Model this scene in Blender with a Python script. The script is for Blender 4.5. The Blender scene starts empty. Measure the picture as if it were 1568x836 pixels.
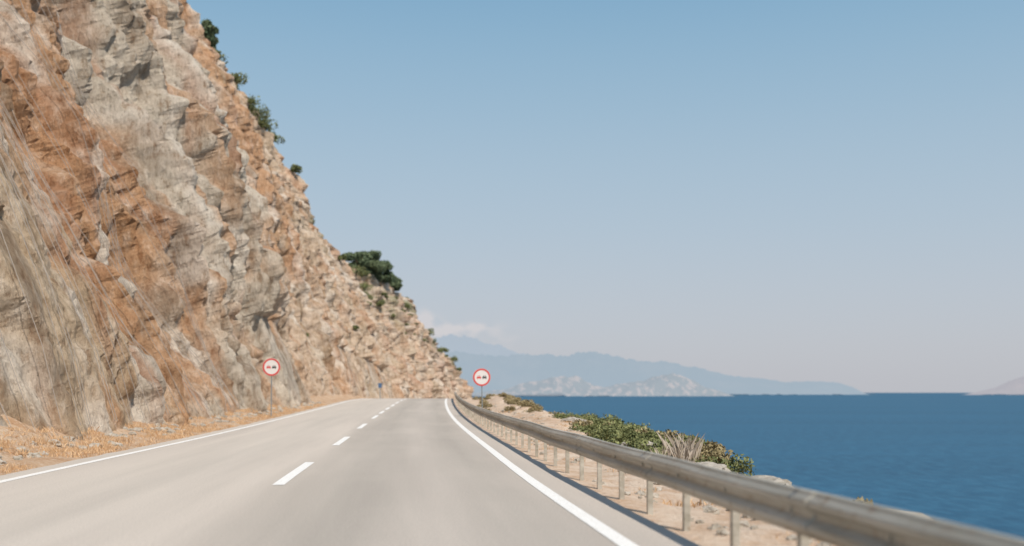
import bpy, math, random, bmesh
import numpy as np
from mathutils import Vector, noise
random.seed(7); rng=np.random.default_rng(7)
sc=bpy.context.scene
sc.view_settings.view_transform='Standard'; sc.view_settings.look='None'; sc.view_settings.exposure=0
F=1524.0; H=1.3
# ---------------------------------------------------------------- helpers
def hermite(tab):
    xs=[p[0] for p in tab]; ys=[p[1] for p in tab]; n=len(xs)
    m=[]
    for i in range(n):
        if i==0: m.append((ys[1]-ys[0])/(xs[1]-xs[0]))
        elif i==n-1: m.append((ys[-1]-ys[-2])/(xs[-1]-xs[-2]))
        else:
            a=(ys[i]-ys[i-1])/(xs[i]-xs[i-1]); b=(ys[i+1]-ys[i])/(xs[i+1]-xs[i])
            h0=xs[i]-xs[i-1];h1=xs[i+1]-xs[i]
            m.append((a*h1+b*h0)/(h0+h1))
    def f(x):
        if x<=xs[0]: return ys[0]+m[0]*(x-xs[0])
        if x>=xs[-1]: return ys[-1]+m[-1]*(x-xs[-1])
        i=0
        while x>xs[i+1]: i+=1
        h=xs[i+1]-xs[i]; t=(x-xs[i])/h
        return ((2*t**3-3*t*t+1)*ys[i]+(t**3-2*t*t+t)*h*m[i]+(-2*t**3+3*t*t)*ys[i+1]+(t**3-t*t)*h*m[i+1])
    return f
def lin(tab):
    xs=[p[0] for p in tab]; ys=[p[1] for p in tab]
    return lambda x: float(np.interp(x,xs,ys))
def sm(a,b,x):
    t=min(1,max(0,(x-a)/(b-a))); return t*t*(3-2*t)
lx=hermite([(-30,5.34),(-10,3.1),(0,1.95),(8.43,1.0),(13.6,.41),(25,-.72),(45,-2.63),(84,-5.57),(120,-7.4),(160,-8.2),(200,-7.8),(250,-5.5),(300,-1),(350,6)])
zr=hermite([(-30,0),(20,0),(30,.02),(45,.12),(65,.37),(84,.66),(97,.72),(120,.4),(160,-.8),(250,-4.5),(350,-9)])
def nz(x,y,z): return noise.noise(Vector((x,y,z)))
def fbm(x,y,z,o=4): return noise.fractal(Vector((x,y,z)),1.0,2.0,o)
def mesh_obj(name,verts,faces,mat=None,smooth=False,parent=None,uv=None,col=None):
    me=bpy.data.meshes.new(name); me.from_pydata([tuple(v) for v in verts],[],faces); me.update()
    o=bpy.data.objects.new(name,me); sc.collection.objects.link(o)
    if mat: me.materials.append(mat)
    if smooth: me.polygons.foreach_set('use_smooth',[True]*len(me.polygons))
    if uv is not None:
        l=me.uv_layers.new(name='UVMap'); idx=np.zeros(len(me.loops),dtype=np.int32); me.loops.foreach_get('vertex_index',idx)
        l.data.foreach_set('uv',np.asarray(uv,dtype=np.float32)[idx].ravel())
    if col is not None:
        a=me.color_attributes.new('Col','FLOAT_COLOR','POINT'); a.data.foreach_set('color',np.asarray(col,dtype=np.float32).ravel())
    if parent: o.parent=parent
    return o
def grid_faces(nr,nc):
    r=np.arange(nr-1)[:,None]*nc+np.arange(nc-1)[None,:]; r=r.ravel()
    return np.stack([r,r+1,r+nc+1,r+nc],1).tolist()
class M:
    def __init__(s,name,rough=.8,spec=.3):
        s.m=bpy.data.materials.new(name); s.m.use_nodes=True; s.nt=s.m.node_tree; s.b=s.nt.nodes['Principled BSDF']
        s.b.inputs['Roughness'].default_value=rough; s.b.inputs['Specular IOR Level'].default_value=spec
    def n(s,t,**k):
        x=s.nt.nodes.new(t)
        for a,v in k.items(): setattr(x,a,v)
        return x
    def l(s,a,b): s.nt.links.new(a,b)
    def coord(s,kind='Object',scale=(1,1,1)):
        t=s.n('ShaderNodeTexCoord'); mp=s.n('ShaderNodeMapping'); mp.inputs['Scale'].default_value=scale
        s.l(t.outputs[kind],mp.inputs[0]); return mp.outputs[0]
    def noise(s,co,scale,detail=5,rough=.55):
        x=s.n('ShaderNodeTexNoise'); x.inputs['Scale'].default_value=scale; x.inputs['Detail'].default_value=detail; x.inputs['Roughness'].default_value=rough
        s.l(co,x.inputs['Vector']); return x.outputs['Fac']
    def vor(s,co,scale):
        x=s.n('ShaderNodeTexVoronoi',feature='F1'); x.inputs['Scale'].default_value=scale
        s.l(co,x.inputs['Vector']); return x.outputs['Distance']
    def ramp(s,fac,stops):
        r=s.n('ShaderNodeValToRGB'); e=r.color_ramp.elements
        while len(e)<len(stops): e.new(.5)
        for i,(p,c) in enumerate(stops):
            e[i].position=p; e[i].color=(c[0],c[1],c[2],1) if hasattr(c,'__len__') else (c,c,c,1)
        s.l(fac,r.inputs[0]); return r.outputs[0]
    def mix(s,fac,a,b,mode='MIX'):
        x=s.n('ShaderNodeMix',data_type='RGBA',blend_type=mode)
        for sock,v in ((x.inputs[0],fac),(x.inputs[6],a),(x.inputs[7],b)):
            if hasattr(v,'is_linked'): s.l(v,sock)
            elif hasattr(v,'__len__'): sock.default_value=(v[0],v[1],v[2],1)
            else: sock.default_value=v
        return x.outputs[2]
    def col(s,c):
        if hasattr(c,'is_linked'): s.l(c,s.b.inputs['Base Color'])
        else: s.b.inputs['Base Color'].default_value=(c[0],c[1],c[2],1)
        return s
    def bump(s,h,strength=.5,dist=.1,prev=None):
        x=s.n('ShaderNodeBump'); x.inputs['Strength'].default_value=strength; x.inputs['Distance'].default_value=dist
        s.l(h,x.inputs['Height'])
        if prev: s.l(prev,x.inputs['Normal'])
        s.l(x.outputs[0],s.b.inputs['Normal']); return x.outputs[0]
    def attr(s,name='Col'):
        a=s.n('ShaderNodeAttribute',attribute_name=name); return a.outputs['Color']

# ---------------------------------------------------------------- world + sun
sun_dir=Vector((0.42,-0.62,0.86)).normalized()
elev=math.asin(sun_dir.z); rot=math.atan2(sun_dir.x,sun_dir.y)
w=bpy.data.worlds.new("World"); sc.world=w; w.use_nodes=True; nt=w.node_tree
bg=nt.nodes['Background']; bg.inputs[1].default_value=.12
sky=nt.nodes.new('ShaderNodeTexSky'); sky.sky_type='NISHITA'; sky.sun_disc=False; sky.sun_elevation=elev; sky.sun_rotation=rot; sky.dust_density=2.0; sky.air_density=1.0; sky.ozone_density=1.5
tc=nt.nodes.new('ShaderNodeTexCoord'); sep=nt.nodes.new('ShaderNodeSeparateXYZ'); nt.links.new(tc.outputs['Generated'],sep.inputs[0])
rp=nt.nodes.new('ShaderNodeValToRGB'); rp.color_ramp.interpolation='B_SPLINE'; e=rp.color_ramp.elements
st=[(0,(.54,.545,.585)),(.07,(.53,.56,.615)),(.16,(.46,.56,.65)),(.27,(.36,.515,.645)),(.40,(.20,.41,.60)),(1,(.07,.20,.42))]
while len(e)<len(st): e.new(.5)
for i,(p,c) in enumerate(st): e[i].position=p; e[i].color=(*c,1)
def wm(op,a,b=None,c=None):
    x=nt.nodes.new('ShaderNodeMath'); x.operation=op
    for i,v in enumerate((a,b,c)):
        if v is None: continue
        if hasattr(v,'is_linked'): nt.links.new(v,x.inputs[i])
        else: x.inputs[i].default_value=v
    return x.outputs[0]
nt.links.new(sep.outputs[2],rp.inputs[0])
mul=nt.nodes.new('ShaderNodeVectorMath'); mul.operation='SCALE'; mul.inputs[3].default_value=1/.12
nt.links.new(rp.outputs[0],mul.inputs[0])
mx=nt.nodes.new('ShaderNodeMix'); mx.data_type='RGBA'; mx.inputs[0].default_value=.9
nt.links.new(sky.outputs[0],mx.inputs[6]); nt.links.new(mul.outputs[0],mx.inputs[7])
ysafe=wm('MAXIMUM',sep.outputs[1],.05)
az=wm('DIVIDE',sep.outputs[0],ysafe); el=wm('DIVIDE',sep.outputs[2],ysafe)
cn=nt.nodes.new('ShaderNodeTexNoise'); cn.inputs['Scale'].default_value=55; cn.inputs['Detail'].default_value=5
mp=nt.nodes.new('ShaderNodeMapping'); mp.inputs['Scale'].default_value=(1,1,1.6); nt.links.new(tc.outputs['Generated'],mp.inputs[0]); nt.links.new(mp.outputs[0],cn.inputs[0])
tot=None
for (a0,e0,sa,se,k) in [(-.088,.071,.012,.010,1.0),(-.062,.065,.008,.005,.8),(-.035,.066,.018,.004,.7),(-.055,.054,.05,.012,.45)]:
    da=wm('DIVIDE',wm('SUBTRACT',az,a0),sa); de=wm('DIVIDE',wm('SUBTRACT',el,e0),se)
    r2=wm('ADD',wm('MULTIPLY',da,da),wm('MULTIPLY',de,de))
    g=wm('MULTIPLY',wm('EXPONENT',wm('MULTIPLY',r2,-1.0)),k)
    tot=g if tot is None else wm('ADD',tot,g)
cm=wm('MULTIPLY',tot,wm('MAXIMUM',wm('MULTIPLY',wm('SUBTRACT',cn.outputs[0],.38),4.0),0.0))
cm=wm('MINIMUM',cm,.5)
mx2=nt.nodes.new('ShaderNodeMix'); mx2.data_type='RGBA'; nt.links.new(cm,mx2.inputs[0]); nt.links.new(mx.outputs[2],mx2.inputs[6]); mx2.inputs[7].default_value=(.74/.12,.68/.12,.67/.12,1)
nt.links.new(mx2.outputs[2],bg.inputs[0])
sd=bpy.data.lights.new('sun','SUN'); sd.energy=4.7; sd.angle=math.radians(.53); sd.color=(1,.925,.82)
so=bpy.data.objects.new('sun',sd); sc.collection.objects.link(so); so.rotation_euler=sun_dir.to_track_quat('Z','Y').to_euler(); so.location=(30,-20,60)

# ---------------------------------------------------------------- camera
cd=bpy.data.cameras.new('camera'); co=bpy.data.objects.new('camera',cd); sc.collection.objects.link(co); sc.camera=co
cd.lens=35; cd.sensor_width=36; cd.shift_y=183/1568; cd.clip_end=200000; cd.clip_start=.1
co.location=(0,0,H); co.rotation_euler=(math.radians(90),0,0)
cd.dof.use_dof=True; cd.dof.focus_distance=20; cd.dof.aperture_fstop=.7

# ---------------------------------------------------------------- sea
m=M('sea_water',.45,.10)
big=m.noise(m.coord('Object',(.0008,.006,1)),1,5); sml=m.noise(m.coord('Object',(.22,.08,1)),1,6,.72); med=m.noise(m.coord('Object',(.012,.03,1)),1,5,.6)
colr=m.mix(m.ramp(big,[(.35,0),(.65,1)]),(.008,.062,.122),(.013,.086,.160))
colr=m.mix(m.ramp(med,[(.35,.0),(.65,.45)]),colr,(.010,.062,.115))
colr=m.mix(m.ramp(sml,[(.42,0),(.70,.8)]),colr,(.032,.135,.22))
m.col(colr); m.bump(sml,.3,.8)
SEA=-30
mesh_obj('sea',[(-90000,-3000,SEA),(90000,-3000,SEA),(90000,120000,SEA),(-90000,120000,SEA)],[(0,1,2,3)],m.m)

# ---------------------------------------------------------------- distant mountains
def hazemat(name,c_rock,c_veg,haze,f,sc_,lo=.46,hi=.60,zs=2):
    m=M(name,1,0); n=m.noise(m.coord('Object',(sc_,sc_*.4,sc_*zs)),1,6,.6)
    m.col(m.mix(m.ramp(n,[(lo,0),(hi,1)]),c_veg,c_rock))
    em=m.n('ShaderNodeEmission'); em.inputs[0].default_value=(*haze,1); em.inputs[1].default_value=1  # airlight painted in: glowing haze colour mixed over the lit surface
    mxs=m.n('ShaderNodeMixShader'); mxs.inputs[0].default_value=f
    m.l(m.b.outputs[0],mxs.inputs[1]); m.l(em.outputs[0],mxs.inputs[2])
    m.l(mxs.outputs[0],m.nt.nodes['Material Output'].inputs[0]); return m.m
def ridge(name,D,pts,depth,mat,rough=.12,n=300,seed=0):
    us=[p[0] for p in pts]; vs=[p[1] for p in pts]
    rows=26; V=[]
    for j in range(rows):
        q=j/(rows-1); prof=math.sin(min(1,q*1.25)*math.pi/2) if q<.8 else math.cos((q-.8)/.2*math.pi/2)
        for i in range(n):
            u=us[0]+(us[-1]-us[0])*i/(n-1)
            hpx=max(0,601-np.interp(u,us,vs))
            Hh=hpx/F*D
            X=(u-784)/F*D; Y=D-depth*.8+q*depth
            X*= Y/D
            k=Hh*prof
            nn=fbm(X/D*30+seed,Y/D*30,seed,5)
            k+=Hh*rough*nn*(1.6 if q<.7 else 1)+ (Hh*.10*fbm(X/D*120,Y/D*90,seed+4,3) if q<.78 else 0)
            V.append((X,Y,SEA+k))
    return mesh_obj(name,V,grid_faces(rows,n),mat,True)
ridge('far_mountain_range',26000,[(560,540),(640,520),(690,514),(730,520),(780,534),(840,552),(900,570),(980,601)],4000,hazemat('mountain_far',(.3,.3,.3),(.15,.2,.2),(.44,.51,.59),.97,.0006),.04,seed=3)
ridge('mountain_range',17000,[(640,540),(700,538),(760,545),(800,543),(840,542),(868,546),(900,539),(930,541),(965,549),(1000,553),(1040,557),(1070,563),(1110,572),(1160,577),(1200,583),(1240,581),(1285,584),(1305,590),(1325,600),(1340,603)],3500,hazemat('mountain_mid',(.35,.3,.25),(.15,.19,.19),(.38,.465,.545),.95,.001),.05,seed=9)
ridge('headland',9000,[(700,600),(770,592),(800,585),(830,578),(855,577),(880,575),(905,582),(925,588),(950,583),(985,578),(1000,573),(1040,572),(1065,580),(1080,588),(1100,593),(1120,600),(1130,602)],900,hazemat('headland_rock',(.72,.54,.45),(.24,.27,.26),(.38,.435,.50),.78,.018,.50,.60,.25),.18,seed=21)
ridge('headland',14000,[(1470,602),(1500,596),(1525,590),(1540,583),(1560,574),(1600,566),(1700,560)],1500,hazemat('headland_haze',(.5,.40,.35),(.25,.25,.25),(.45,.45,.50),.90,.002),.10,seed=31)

# ---------------------------------------------------------------- ground
brim=lin([(-30,2.6),(5,2.9),(14,3.0),(20,3.6),(50,5.0),(100,6.2),(200,9),(350,14)])
def ground_z(Y,o):
    z=zr(Y)-.02
    if o>.6:
        b=brim(Y)
        amp=sm(.6,1.4,o)
        n=fbm(o*.9,Y*.55,1.3,4)
        z+= -.05*amp + .10*n*amp
        z+= (.30*sm(26,44,Y))*math.exp(-((o-(b-1.2))/1.1)**2)*(1+.5*n)
        if o>b:
            d=o-b
            z-= d*.85*sm(0,1.5,d)*(1+.25*fbm(o*.2,Y*.1,5,3)) - .5*fbm(o*.5,Y*.3,8,3)*sm(0,2,d)
    if o<-8.1:
        z+= .08*sm(8.1,9.3,-o)+.12*fbm(o*.9,Y*.5,9.3,4)*sm(8.1,8.9,-o)
        z+= .30*sm(9.0,10.5,-o)
        z+= .45*sm(9.2,11.2,-o)*math.exp(-((Y-21)/4.0)**2)*(1+.6*fbm(o*1.2,Y*.8,3.3,3))
    return max(z,SEA-2)
offs=list(np.arange(-16,-8,.25))+[-8,-6,-4,-2,0]+list(np.arange(.5,10,.22))+list(np.arange(10,60,1.5))
Ys=[-30]; 
while Ys[-1]<420: Ys.append(Ys[-1]+max(.22,abs(Ys[-1])*.012 if Ys[-1]>0 else .6))
V=[];C=[]
for Y in Ys:
    for o in offs: V.append((lx(Y)+o,Y,ground_z(Y,o)-.006)); C.append((1 if o<-7 else 0,0,0,1))
m=M('dry_earth',.95,.1)
n1=m.noise(m.coord('Object'),1.3,6,.6); n2=m.noise(m.coord('Object'),14,5,.65)
sa=m.n('ShaderNodeSeparateColor'); m.l(m.attr(),sa.inputs[0])
right=m.mix(m.ramp(n1,[(.38,0),(.62,1)]),(.50,.34,.23),(.62,.49,.38))
left=m.mix(m.ramp(n1,[(.38,0),(.62,1)]),(.42,.25,.14),(.53,.38,.26))
c=m.mix(sa.outputs[0],right,left)
c=m.mix(m.ramp(n2,[(.5,0),(.72,.8)]),c,(.64,.54,.44)); c=m.mix(m.ramp(n2,[(.25,1),(.42,0)]),c,(.26,.16,.09))
m.col(c); m.bump(n2,.7,.08)
mesh_obj('ground',V,grid_faces(len(Ys),len(offs)),m.m,True,col=C)

# ---------------------------------------------------------------- road
def strip(name,o0,o1,y0,y1,dz,mat,nx=2,step=1.0,parent=None,jit=0):
    ny=max(2,int((y1-y0)/step)+1); V=[];U=[]
    for Y in np.linspace(y0,y1,ny):
        for k in range(nx):
            a=k/(nx-1); oo=o0+(o1-o0)*a
            if jit and k in(0,nx-1): oo+=jit*fbm(Y*1.3,k*7,2,4)
            V.append((lx(Y)+oo,Y,zr(Y)+dz)); U.append((oo,Y))
    return V,grid_faces(ny,nx),U
m=M('asphalt',.85,.25)
uvc=m.coord('UV',(1,1,1))
sepn=m.n('ShaderNodeSeparateXYZ'); m.l(uvc,sepn.inputs[0])
wob=m.noise(m.coord('UV',(.2,.06,1)),1,3)
wadd=m.n('ShaderNodeMath',operation='MULTIPLY_ADD'); m.l(wob,wadd.inputs[0]); wadd.inputs[1].default_value=.8; m.l(sepn.outputs[0],wadd.inputs[2])
mr=m.n('ShaderNodeMapRange'); m.l(wadd.outputs[0],mr.inputs[0]); mr.inputs[1].default_value=-8.6; mr.inputs[2].default_value=1.4
lane=m.ramp(mr.outputs[0],[(.0,(.60,.53,.455)),(.15,(.56,.49,.425)),(.24,(.58,.51,.44)),(.36,(.55,.485,.42)),(.50,(.59,.515,.445)),(.545,(.48,.42,.362)),(.64,(.415,.367,.318)),(.74,(.49,.43,.375)),(.83,(.415,.367,.318)),(.90,(.49,.43,.375)),(1,(.57,.50,.435))])
st1=m.noise(m.coord('UV',(1.2,.05,1)),1,5,.6); st2=m.noise(m.coord('UV',(.35,.12,1)),1,5,.55); gr=m.noise(m.coord('UV',(1,1,1)),45,4,.75)
c=m.mix(m.ramp(st1,[(.3,.0),(.7,1)]),m.mix(1,lane,(.86,.86,.86),'MULTIPLY'),m.mix(1,lane,(1.06,1.06,1.06),'MULTIPLY'))
c=m.mix(m.ramp(st2,[(.45,0),(.7,.3)]),c,(.62,.545,.47))
c=m.mix(m.ramp(gr,[(.3,.55),(.55,0)]),c,(.24,.21,.18)); c=m.mix(m.ramp(gr,[(.55,0),(.8,.55)]),c,(.76,.68,.60))
m.col(c); m.bump(gr,.4,.012)
v,f,u=strip('road',-8.25,.62,-30,330,0,m.m,nx=14,step=.8,jit=.07)
road=mesh_obj('road',v,f,m.m,True,uv=u)
pm=M('road_paint',.6,.3); n=pm.noise(pm.coord('Object'),30,5,.7); n2=pm.noise(pm.coord('Object'),2.5,4)
pm.col(pm.mix(pm.ramp(n,[(.36,.85),(.50,0)]),pm.mix(n2,(.88,.86,.83),(.80,.77,.73)),(.60,.54,.47)))
PV=[];PF=[];PU=[]
def addstrip(*a,**k):
    v,f,u=strip(*a,**k); b=len(PV); PV.extend(v); PU.extend(u); PF.extend([[i+b for i in q] for q in f])
addstrip('',-.085,.085,-30,320,.005,None,nx=3,jit=.008)
addstrip('',-7.86,-7.70,-30,320,.005,None,nx=3,jit=.008)
y=14.05-20.6
while y<44: addstrip('',-3.75,-3.58,y,y+4.5,.005,None,nx=3,jit=.006); y+=10.3
while y<200: addstrip('',-3.75,-3.58,y,y+4.5,.005,None,nx=3); y+=7
mk=mesh_obj('road_markings',PV,PF,pm.m,True); mk.parent=road

# ---------------------------------------------------------------- cliff
xt=hermite([(0,-32),(30,-32),(60,-32.3),(100,-34.5),(125,-37.4),(150,-36.9),(165,-35),(180,-34.6),(210,-29.8),(235,-27.0),(260,-23.8),(280,-19.3),(296,-15.5),(306,-13.5)])
zt=lin([(0,40),(60,41),(100,40.5),(125,43.6),(150,40.8),(165,32.6),(180,28.0),(210,25.6),(235,23.5),(250,20.5),(270,15),(285,9.5),(296,4),(306,-2)])
def xb(Y): return lx(Y)-9.7-.9*sm(50,160,Y)
def cliff_base(Y,t):
    b=zr(Y)-.8
    Z=b+(zt(Y)-b)*t
    X=xb(Y)+(xt(Y)-xb(Y))*(t**1.08)
    return X,Z
def cliff_disp(Y,Z,t):
    sk=Y+.22*Z
    a=2.4*fbm(sk/12,Z/32,.5,3)
    r=abs(fbm(sk/4.0,Z/10,4.2,4)); b=1.8*(.40-r*1.5)
    wz=.6*nz(Y/1.5,Z/1.5,13)
    d,_p=noise.voronoi(Vector((sk/2.3+wz*.4,Z/4.4+wz*.4,1.7))); c=1.4*(d[1]-d[0])
    d2,_p=noise.voronoi(Vector((Y/.8+nz(Y/2,Z/2,3)*1.2,Z/1.4+wz,3.1))); e=.52*(d2[1]-d2[0])
    rib=-1.5*abs(nz(Y/1.4+.3*nz(Z/4,Y/4,2),Z/18,17))
    g=.45*fbm(Y/.85,Z/1.2,7.7,5)
    patch=sm(27,31,Y+2*nz(Y/3,Z/3,9)+ -.1*Z)
    k=.42+.58*patch
    far=1+.5*sm(120,220,Y)
    D=(a*(.5+.5*patch)+ (b+c+rib)*k*far + e*(.5+.5*patch)+g*far*(.75+.25*patch))
    D-= 3.2*math.exp(-((Y-33.5-.25*(Z-8)+1.2*nz(Z/3,1,2))/1.8)**2)*sm(1,6,Z)
    D-= 2.0*math.exp(-((Y-48-.1*Z+2*nz(Z/4,3,2))/2.0)**2)*sm(6,12,Z)
    D+= 1.6*sm(43,47,Y-.2*Z)*(1-sm(62,72,Y))*sm(4,9,Z)
    lo=sm(0,.12,t); D=D*(.45+.55*lo) 
    if t<.15 and D>.8: D=.8+(D-.8)*.2
    return D,b+c
def cliff_pt(Y,t):
    X,Z=cliff_base(Y,t); D,_=cliff_disp(Y,Z,t)
    return Vector((X+D*.95,Y-.12*D,Z+.22*D))
Ys=[4.0]
while Ys[-1]<306: Ys.append(Ys[-1]*1.0060 if Ys[-1]>18 else Ys[-1]+.16)
nt_=275; V=[];C=[]
def lerp(a,b,t): return tuple(a[i]+(b[i]-a[i])*t for i in range(3))
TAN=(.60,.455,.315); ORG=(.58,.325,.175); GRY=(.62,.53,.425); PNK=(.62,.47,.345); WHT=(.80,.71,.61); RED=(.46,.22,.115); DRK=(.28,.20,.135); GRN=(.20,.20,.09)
for Y in Ys:
    for j in range(nt_+8):
        if j<nt_:
            t=(j/(nt_-1))**1.35
            X,Z=cliff_base(Y,t); D,mid=cliff_disp(Y,Z,t)
            V.append((X+D*.95,Y-.12*D,Z+.22*D))
        else:
            q=(j-nt_+1)/8
            X,Z=cliff_base(Y,1); D,mid=cliff_disp(Y,Z,1)
            V.append((X+D*.95-55*q**1.3,Y-.12*D,Z+.22*D+ (9*q+1.5*fbm(Y/8,q*6,3,3)*q)*(1-sm(240,300,Y))-14*q*sm(240,300,Y)))
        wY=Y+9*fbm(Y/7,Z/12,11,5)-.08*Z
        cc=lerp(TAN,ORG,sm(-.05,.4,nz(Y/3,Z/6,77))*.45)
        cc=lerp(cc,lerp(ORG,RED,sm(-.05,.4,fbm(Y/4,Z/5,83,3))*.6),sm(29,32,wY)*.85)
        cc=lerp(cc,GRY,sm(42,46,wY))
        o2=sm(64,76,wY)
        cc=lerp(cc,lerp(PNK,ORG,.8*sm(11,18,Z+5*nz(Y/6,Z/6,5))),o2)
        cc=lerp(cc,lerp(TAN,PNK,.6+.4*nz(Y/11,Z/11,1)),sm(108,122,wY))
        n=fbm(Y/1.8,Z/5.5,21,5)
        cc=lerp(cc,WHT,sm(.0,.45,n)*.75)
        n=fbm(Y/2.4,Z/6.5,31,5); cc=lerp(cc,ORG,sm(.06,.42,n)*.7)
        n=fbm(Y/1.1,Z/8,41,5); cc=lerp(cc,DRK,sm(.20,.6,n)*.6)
        n=fbm(Y/3.5,Z/4.5,91,4); cc=lerp(cc,DRK,sm(.24,.6,n)*.5*(1-sm(90,160,Y)))  # broad dark patches painted in for the near face's dark recesses
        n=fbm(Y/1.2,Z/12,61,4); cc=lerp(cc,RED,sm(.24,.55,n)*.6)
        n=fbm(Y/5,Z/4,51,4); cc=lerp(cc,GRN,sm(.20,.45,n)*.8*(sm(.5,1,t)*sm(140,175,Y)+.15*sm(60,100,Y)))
        hz=.25*sm(60,300,Y); cc=lerp(cc,(.62,.54,.48),hz)  # aerial haze baked into the rock colour, paler with distance
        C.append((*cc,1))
m=M('cliff_rock',.95,.1)
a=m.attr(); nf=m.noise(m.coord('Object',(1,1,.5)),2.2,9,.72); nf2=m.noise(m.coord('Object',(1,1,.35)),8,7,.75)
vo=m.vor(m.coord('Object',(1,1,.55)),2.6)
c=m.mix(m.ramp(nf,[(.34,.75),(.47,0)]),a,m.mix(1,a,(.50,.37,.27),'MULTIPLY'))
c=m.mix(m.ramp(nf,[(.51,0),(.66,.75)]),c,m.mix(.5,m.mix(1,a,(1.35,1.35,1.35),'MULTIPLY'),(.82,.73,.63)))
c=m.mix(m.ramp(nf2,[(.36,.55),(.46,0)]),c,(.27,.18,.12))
m.col(c); bb=m.bump(nf,.95,.55); bb=m.bump(vo,.5,.35,bb); m.bump(nf2,.7,.18,bb)
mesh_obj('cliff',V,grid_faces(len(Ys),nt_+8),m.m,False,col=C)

# ---------------------------------------------------------------- foliage
def leafmat(name,dark,light):
    m=M(name,.7,.2); a=m.attr(); c=m.mix(a,dark,light); m.col(c)
    return m.m
GREEN=leafmat('bush_foliage',(.07,.09,.035),(.27,.28,.12))
PINE=leafmat('pine_foliage',(.06,.095,.055),(.20,.24,.13))
STRAW=leafmat('dry_grass_blades',(.38,.21,.10),(.66,.46,.28))
OLIVE=leafmat('scrub_foliage',(.15,.12,.055),(.42,.34,.19))
def leaves(blobs,n,size):
    Vs=[];Cs=[]
    for c,r in blobs:
        c=np.array(c);r=np.array(r)
        d=rng.normal(size=(n,3)); d/=np.linalg.norm(d,axis=1)[:,None]
        rad=rng.uniform(.35,1.0,n)**.6*(1+.18*np.sin(d[:,0]*7+c[0])*np.cos(d[:,2]*6+c[1]))
        p=c+d*rad[:,None]*r
        a=rng.normal(size=(n,3)); a/=np.linalg.norm(a,axis=1)[:,None]
        b=np.cross(a,rng.normal(size=(n,3))); b/=np.linalg.norm(b,axis=1)[:,None]
        s=size*rng.uniform(.5,1.3,n)[:,None]
        q=np.stack([p-a*s,p+b*s*.5,p+a*s,p-b*s*.5],1).reshape(-1,3)
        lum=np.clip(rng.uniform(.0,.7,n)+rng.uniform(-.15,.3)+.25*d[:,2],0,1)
        Vs.append(q); Cs.append(np.repeat(lum,4))
    V=np.concatenate(Vs); c=np.concatenate(Cs); F_=np.arange(len(V)).reshape(-1,4).tolist()
    return V,F_,np.stack([c,c,c,np.ones_like(c)],1)
def clump(center,R,n,flat=.8,sub=.45):
    out=[]
    for i in range(n):
        d=rng.normal(size=3); d/=np.linalg.norm(d); d[2]=abs(d[2])*.9-.1
        k=rng.uniform(.3,.85)
        out.append((np.array(center)+d*np.array([R,R,R*flat])*k, np.array([1,1,.8])*R*sub*rng.uniform(.6,1.2)))
    return out
barkm=M('bark',.9,.1); barkm.col(barkm.mix(barkm.noise(barkm.coord('Object'),4,5),(.10,.07,.05),(.22,.17,.12)))
def tube(pts,rs,nseg=7):
    V=[];Fc=[]
    for k,(p,r) in enumerate(zip(pts,rs)):
        p=Vector(p); d=(Vector(pts[min(k+1,len(pts)-1)])-Vector(pts[max(k-1,0)])).normalized()
        a=d.cross(Vector((0,1,.01))).normalized(); b=d.cross(a)
        for i in range(nseg):
            th=2*math.pi*i/nseg; V.append(p+a*r*math.cos(th)+b*r*math.sin(th))
    for k in range(len(pts)-1):
        for i in range(nseg):
            j=(i+1)%nseg; Fc.append([k*nseg+i,k*nseg+j,(k+1)*nseg+j,(k+1)*nseg+i])
    return V,Fc
def tree(base,height,R,n=14,leaf=.28,per=420):
    root=bpy.data.objects.new('pine_tree',None); sc.collection.objects.link(root); root.location=base
    V,Fc=tube([(0,0,-1.5),(.1,0,height*.3),(.3,.1,height*.7)],[.28,.2,.08]); VV=list(V);FF=list(Fc)
    for i in range(6):
        a=i*1.1; p0=(.15,0,height*(.3+.06*i)); p1=(math.cos(a)*R*.6,math.sin(a)*R*.6,height*(.5+.06*i))
        v,f=tube([p0,p1],[.12,.03]); b=len(VV); VV+=v; FF+=[[q+b for q in z] for z in f]
    mesh_obj('trunk',VV,FF,barkm.m,True,root)
    bl=[]
    for i in range(n):
        a=rng.uniform(0,6.28); k=rng.uniform(.1,.8)*R; zz=height*rng.uniform(.3,.9)
        k*= math.sqrt(max(.05,1-((zz/height-.45)/.6)**2))
        bl.append(((math.cos(a)*k,math.sin(a)*k,zz),(R*.42,R*.42,R*.30)))
    v,f,c=leaves(bl,per,leaf); mesh_obj('crown',v,f,PINE,parent=root,col=c)
for (Y,t,hh,R) in [(205,.99,6.2,3.0),(209,.985,6.6,3.3),(215,.98,5.8,3.0),(223,.98,4.2,2.0),(245,1.0,4.4,1.5),(119,.99,4.2,1.3),(126,.985,4.2,1.5)]:
    p=cliff_pt(Y,t); tree((p.x-.3,p.y,p.z-1.1),hh,R)
bl=[]
spots=[(123,.985,1.6),(129,.96,2.0),(132,.955,2.1),(135,.945,2.2),(138,.935,2.2),(141,.925,2.0),(144,.91,1.6),(147,1.0,1.8),(158,.99,1.5),
 (182,.95,1.6),(188,.93,1.8),(193,.9,2.0),(199,.86,2.2),(203,.82,2.0),(207,.78,1.6),(176,.8,1.1),(236,.93,1.5),(240,.8,1.3),(255,.98,1.9),(262,.97,2.0),(268,.98,1.9),(275,.97,1.6),(282,.97,1.5),(288,.95,1.2),(232,.7,1.1),(170,.97,1.3)]
for i in range(34):
    Y=rng.uniform(165,285); spots.append((Y,rng.uniform(.6,1.0),rng.uniform(.4,.9)))
for i in range(14):
    spots.append((rng.uniform(70,150),rng.uniform(.05,.95),rng.uniform(.25,.5)))
for Y,t,R in spots:
    p=cliff_pt(Y,t); bl+=clump((p.x+.25*R,p.y-.2*R,p.z+R*.05),R,7)
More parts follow.
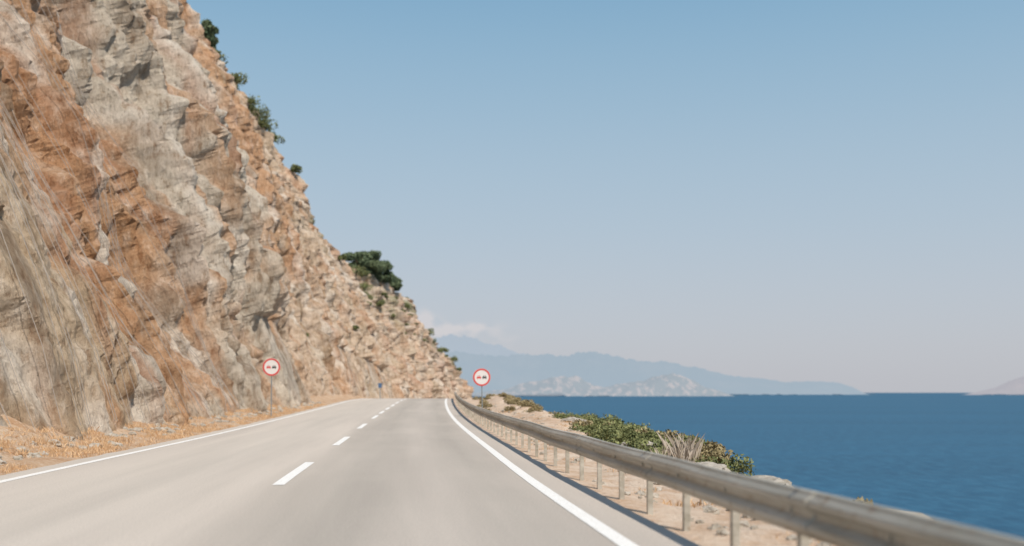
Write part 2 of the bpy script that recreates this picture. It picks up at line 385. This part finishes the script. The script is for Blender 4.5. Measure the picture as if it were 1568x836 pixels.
v,f,c=leaves(bl,110,.17); mesh_obj('cliff_shrubs',v,f,GREEN,col=c)
def gp(Y,o,dz=0): return (lx(Y)+o,Y,ground_z(Y,o)+dz)
bl=[];bo=[]
Y=20.5
while Y<48:
    b=brim(Y); k=rng.uniform(.3,.6)
    for dd in (-.2,.5,1.2):
        o=b+dd+rng.uniform(-.2,.2); top=.22+.18*rng.uniform(-1,1)-.28*(1-sm(20,27,Y))
        (bo if rng.uniform()<.25 else bl).extend(clump((lx(Y)+o,Y+rng.uniform(-.2,.2),top-k*.75),k,8,.8,.6))
    Y+=rng.uniform(.5,.9)
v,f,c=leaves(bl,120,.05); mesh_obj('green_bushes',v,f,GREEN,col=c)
bl=bo
for Y in list(np.arange(48,105,1.4)):
    b=brim(Y); bl+=clump(gp(Y,b+rng.uniform(-3.4,.6),.0),rng.uniform(.25,.6),6,.7)
for Y in list(np.arange(10,24,1.3)):
    bl+=clump(gp(Y,brim(Y)+rng.uniform(.2,1.4),.0),rng.uniform(.12,.25),5,.7)
v,f,c=leaves(bl,120,.055); mesh_obj('dry_scrub',v,f,OLIVE,col=c)
def blades(spots,h0,n,spread,wid=.006,lean=.35):
    V=[];C=[]
    for (p,s) in spots:
        for k in range(n):
            bx=p[0]+random.gauss(0,spread*s); by=p[1]+random.gauss(0,spread*s); h=h0*s*random.uniform(.4,1.2)
            dx=random.gauss(0,lean)*h; dy=random.gauss(0,lean)*h; a=random.uniform(0,3.14); w_=wid*random.uniform(.7,1.6)
            cx,cy=math.cos(a)*w_,math.sin(a)*w_; z=p[2]-.03
            V+=[(bx-cx,by-cy,z),(bx+cx,by+cy,z),(bx+dx*.4+cx*.7,by+dy*.4+cy*.7,z+h*.6),(bx+dx,by+dy,z+h)]
            l=random.uniform(0,1); C+=[(l,l,l,1)]*4
    return V,np.arange(len(V)).reshape(-1,4).tolist(),C
sp=[]
for i in range(1900):
    Y=8+62*random.random()**1.3; o=-random.uniform(8.4,10.2)
    if fbm(o*.7,Y*.35,71,3)<-.1: continue
    sp.append((gp(Y,o),random.uniform(.4,1.0)))
for i in range(500):
    Y=4+50*random.random()**1.4; o=random.uniform(1.3,brim(Y)+.6)
    if fbm(o*.9,Y*.5,75,3)<.0: continue
    sp.append((gp(Y,o),random.uniform(.3,.8)))
v,f,c=blades(sp,.14,30,.17,.006); mesh_obj('dry_grass',v,f,STRAW,col=c)
sp=[((lx(20.0)+brim(20.0)+random.gauss(-.05,.13),20.0+random.gauss(0,.3),-.06),random.uniform(.45,1.1)) for i in range(11)]
FE=leafmat('feather_grass_blades',(.28,.23,.17),(.52,.45,.38))
v,f,c=blades(sp,.50,24,.10,.002,.3); mesh_obj('feather_grass',v,f,FE,col=c)
def rocks(name,lst,mat):
    V=[];Fc=[]
    for (p,r,seed) in lst:
        bm=bmesh.new(); bmesh.ops.create_icosphere(bm,subdivisions=3,radius=1)
        b=len(V)
        for v in bm.verts:
            d=v.co.normalized(); dd,_=noise.voronoi(d*1.3+Vector((seed,0,0))); k=.66+.62*dd[0]+.25*fbm(d.x*2+seed,d.y*2,d.z*2,4)
            V.append((p[0]+d.x*k*r[0],p[1]+d.y*k*r[1],p[2]+d.z*k*r[2]))
        for f in bm.faces: Fc.append([v.index+b for v in f.verts])
        bm.free()
    return mesh_obj(name,V,Fc,mat)
m=M('pale_rock',.9,.2); n=m.noise(m.coord('Object'),6,7,.65)
m.col(m.mix(m.ramp(n,[(.35,0),(.6,1)]),(.27,.23,.18),(.46,.41,.35))); m.bump(n,.6,.08)
L=[]
for Y,s in [(5.6,.17),(7.6,.22),(10.0,.30),(13.4,.30),(16.6,.2),(24,.3),(38,.35)]:
    L.append((gp(Y,brim(Y)-.1,.04),(s*1.6,s*2.6,s*.7),Y))
    L.append((gp(Y+.6,brim(Y)+.2,.0),(s*1.2,s*1.6,s*.6),Y+3))
for i in range(300):
    Y=5+60*random.random()**1.3; s=random.uniform(.02,.075); L.append((gp(Y,random.uniform(1.0,brim(Y)+.2),0),(s*1.2,s,s*.8),i))
for i in range(220):
    Y=12+60*random.random(); s=random.uniform(.03,.13); L.append((gp(Y,-random.uniform(8.9,9.9),0),(s*1.2,s,s*.8),i+.5))
rocks('loose_rocks',L,m.m)

# rockfall net: hanging wires held off the rock face
nm=M('net_wire',.6,.4); nm.col((.34,.29,.25))
V=[];FF=[]
Y=21.0
while Y<46:
    pts=[]
    for k in range(22):
        t=.03+.92*(k/21)
        X,Z=cliff_base(Y,t); Ds=max(cliff_disp(Y+dy,Z+dz,t)[0] for dy in(-.7,0,.7) for dz in(-.8,0,.8))
        pts.append((X+Ds*.95+.10,Y,Z+.22*Ds))
    P=[pts[0]]
    for k in range(1,21): P.append(tuple((pts[k-1][i]+2*pts[k][i]+pts[k+1][i])/4 for i in range(3)))
    v,f=tube(P+[pts[21]],[.009]*22,4); b=len(V); V+=v; FF+=[[q+b for q in z] for z in f]
    Y+=rng.uniform(.4,1.3)
mesh_obj('rockfall_net',V,FF,nm.m)

# ---------------------------------------------------------------- guardrail
m=M('galvanised_steel',.55,.4); m.b.inputs['Metallic'].default_value=.25
n=m.noise(m.coord('Object',(3,.25,8)),1,6,.65); n2=m.noise(m.coord('Object'),9,4)
c=m.mix(m.ramp(n,[(.35,0),(.65,1)]),(.32,.285,.225),(.54,.50,.43)); c=m.mix(m.ramp(n2,[(.56,0),(.72,.6)]),c,(.28,.19,.12))
m.col(c); STEEL=m.m
rail=bpy.data.objects.new('guardrail',None); sc.collection.objects.link(rail)
TOP=.66
prof=[(.030,0),(.004,-.004),(.000,-.018),(-.012,-.035),(-.048,-.055),(-.056,-.075),(-.048,-.095),(-.012,-.122),(.006,-.138),(.010,-.155),(.006,-.172),(-.012,-.188),(-.048,-.215),(-.056,-.235),(-.048,-.255),(-.012,-.275),(.000,-.292),(.004,-.306),(.030,-.310)]
def beam(y0,y1,oo,step):
    ys=np.linspace(y0,y1,max(2,int((y1-y0)/step)+1)); V=[]
    for Y in ys:
        wob=.008*nz(Y*.35,1,1); wz=.014*nz(Y*.3,5,1)
        for (a,b) in prof: V.append((lx(Y)+.76+a+oo+wob,Y,zr(Y)+TOP+b+wz))
    return V,grid_faces(len(ys),len(prof))
v,f=beam(-12,170,0,.35); bo=mesh_obj('beam',v,f,STEEL,True,rail)
sol=bo.modifiers.new('t','SOLIDIFY'); sol.thickness=.004; sol.offset=0
V=[];FF=[]
y=-10.15
while y<160:
    v,f=beam(y-.16,y+.16,-.006,.08); b=len(V); V+=v; FF+=[[q+b for q in z] for z in f]; y+=4.2
so_=mesh_obj('splice_plates',V,FF,STEEL,True,rail); sol=so_.modifiers.new('t','SOLIDIFY'); sol.thickness=.003; sol.offset=0
V=[];FF=[];BV=[];BF=[]
def box(V,FF,x0,x1,y0,y1,z0,z1):
    b=len(V); V+=[(x0,y0,z0),(x1,y0,z0),(x1,y1,z0),(x0,y1,z0),(x0,y0,z1),(x1,y0,z1),(x1,y1,z1),(x0,y1,z1)]
    FF+=[[b+i for i in q] for q in ((0,3,2,1),(4,5,6,7),(0,1,5,4),(1,2,6,5),(2,3,7,6),(3,0,4,7))]
y=11.1-1.4*15
while y<160:
    x=lx(y)+.76; g=zr(y)
    box(V,FF,x+.055,x+.061,y-.05,y+.05,g-.4,g+TOP-.03)
    box(V,FF,x+.0615,x+.115,y-.05,y-.044,g-.4,g+TOP-.03)
    box(V,FF,x+.0615,x+.115,y+.044,y+.05,g-.4,g+TOP-.03)
    box(BV,BF,x+.012,x+.0545,y-.04,y+.04,g+TOP-.23,g+TOP-.08)
    box(BV,BF,x-.012,x+.008,y-.014,y+.014,g+TOP-.155-.014,g+TOP-.155+.014)
    y+=1.4
mesh_obj('posts',V,FF,STEEL,False,rail); mesh_obj('spacers_and_bolts',BV,BF,STEEL,False,rail)

# ---------------------------------------------------------------- traffic signs
def flat(name,c,r=.45):
    m=M(name,r,.4); n=m.noise(m.coord('Object'),5,3); m.col(m.mix(n,tuple(x*.9 for x in c),c)); return m.m
WHITE=flat('sign_white',(.74,.70,.68)); REDM=flat('sign_red',(.62,.08,.07)); BLK=flat('sign_black',(.07,.07,.07)); GREY=flat('sign_pole_grey',(.22,.25,.26)); BLUE=flat('sign_blue',(.08,.14,.25))
def disc(name,r0,r1,y,z,mat,root,th=.006,n=48):
    V=[];Fc=[]
    for yy in (y-th,y):
        for r in (r0,r1):
            for i in range(n):
                a=2*math.pi*i/n; V.append((r*math.cos(a),yy,z+r*math.sin(a)))
    for i in range(n):
        j=(i+1)%n
        Fc+= [[i,j,n+j,n+i],[n+i,n+j,3*n+j,3*n+i],[2*n+i,3*n+i,3*n+j,2*n+j]]
        if r0>0: Fc.append([i,2*n+i,2*n+j,j])
    return mesh_obj(name,V,Fc,mat,False,root)
CARP=[[(-.5,-.12),(-.5,.22),(-.44,.28),(.44,.28),(.5,.22),(.5,-.12),(.44,-.16),(-.44,-.16)],
      [(-.44,-.30),(-.44,-.165),(-.26,-.165),(-.26,-.30)],[(.26,-.30),(.26,-.165),(.44,-.165),(.44,-.30)],
      [(-.36,.285),(-.27,.52),(.27,.52),(.36,.285),(.29,.285),(.22,.45),(-.22,.45),(-.29,.285)]]
def sign(X,Y,gz,cz,D,lean=0,yaw=0):
    root=bpy.data.objects.new('traffic_sign',None); sc.collection.objects.link(root); root.location=(X,Y,0); root.rotation_euler=(0,lean,yaw)
    R=D/2
    v,f=tube([(0,.04,gz-.4),(0,.04,cz+R*.8)],[.027,.027],12); mesh_obj('pole',v,f,GREY,True,root)
    disc('plate',.001,R,0,cz,WHITE,root,.008); disc('red_ring',R*.80,R*.985,-.010,cz,REDM,root,.003)
    disc('back_rim',R*.93,R*1.0,.012,cz,GREY,root,.010)
    for cx,mt,nm_ in ((-.31*R,REDM,'car_symbol_red'),(.31*R,BLK,'car_symbol_black')):
        s=R*.46; V=[];FF=[]
        for poly in CARP:
            b=len(V); V+=[(cx+a*s,-.012,cz-.05*R+bb*s) for a,bb in poly]; FF.append([b+i for i in range(len(poly))])
        mesh_obj(nm_,V,FF,mt,False,root)
    bv=[];bf=[]
    for zz in (-.2,.2): box(bv,bf,-.06,.06,.0125,.042,cz+zz-.02,cz+zz+.02)
    mesh_obj('clamps',bv,bf,GREY,False,root)
sign(-11.38,47,zr(47),2.50,.84,lean=.01)
sign(-1.40,47,zr(47),2.02,.84,lean=-.015)
root=bpy.data.objects.new('road_marker_sign',None); sc.collection.objects.link(root); root.location=((582-784)/F*92,92,0)
v,f=tube([(0,.03,zr(92)-.3),(0,.03,2.15)],[.03,.03],8); mesh_obj('pole',v,f,GREY,True,root)
bv=[];bf=[]; box(bv,bf,-.16,.16,-.01,-.0,1.75,2.15); mesh_obj('board',bv,bf,BLUE,False,root)
bv=[];bf=[]; box(bv,bf,-.18,.18,.001,.012,1.73,2.17); mesh_obj('frame',bv,bf,GREY,False,root)
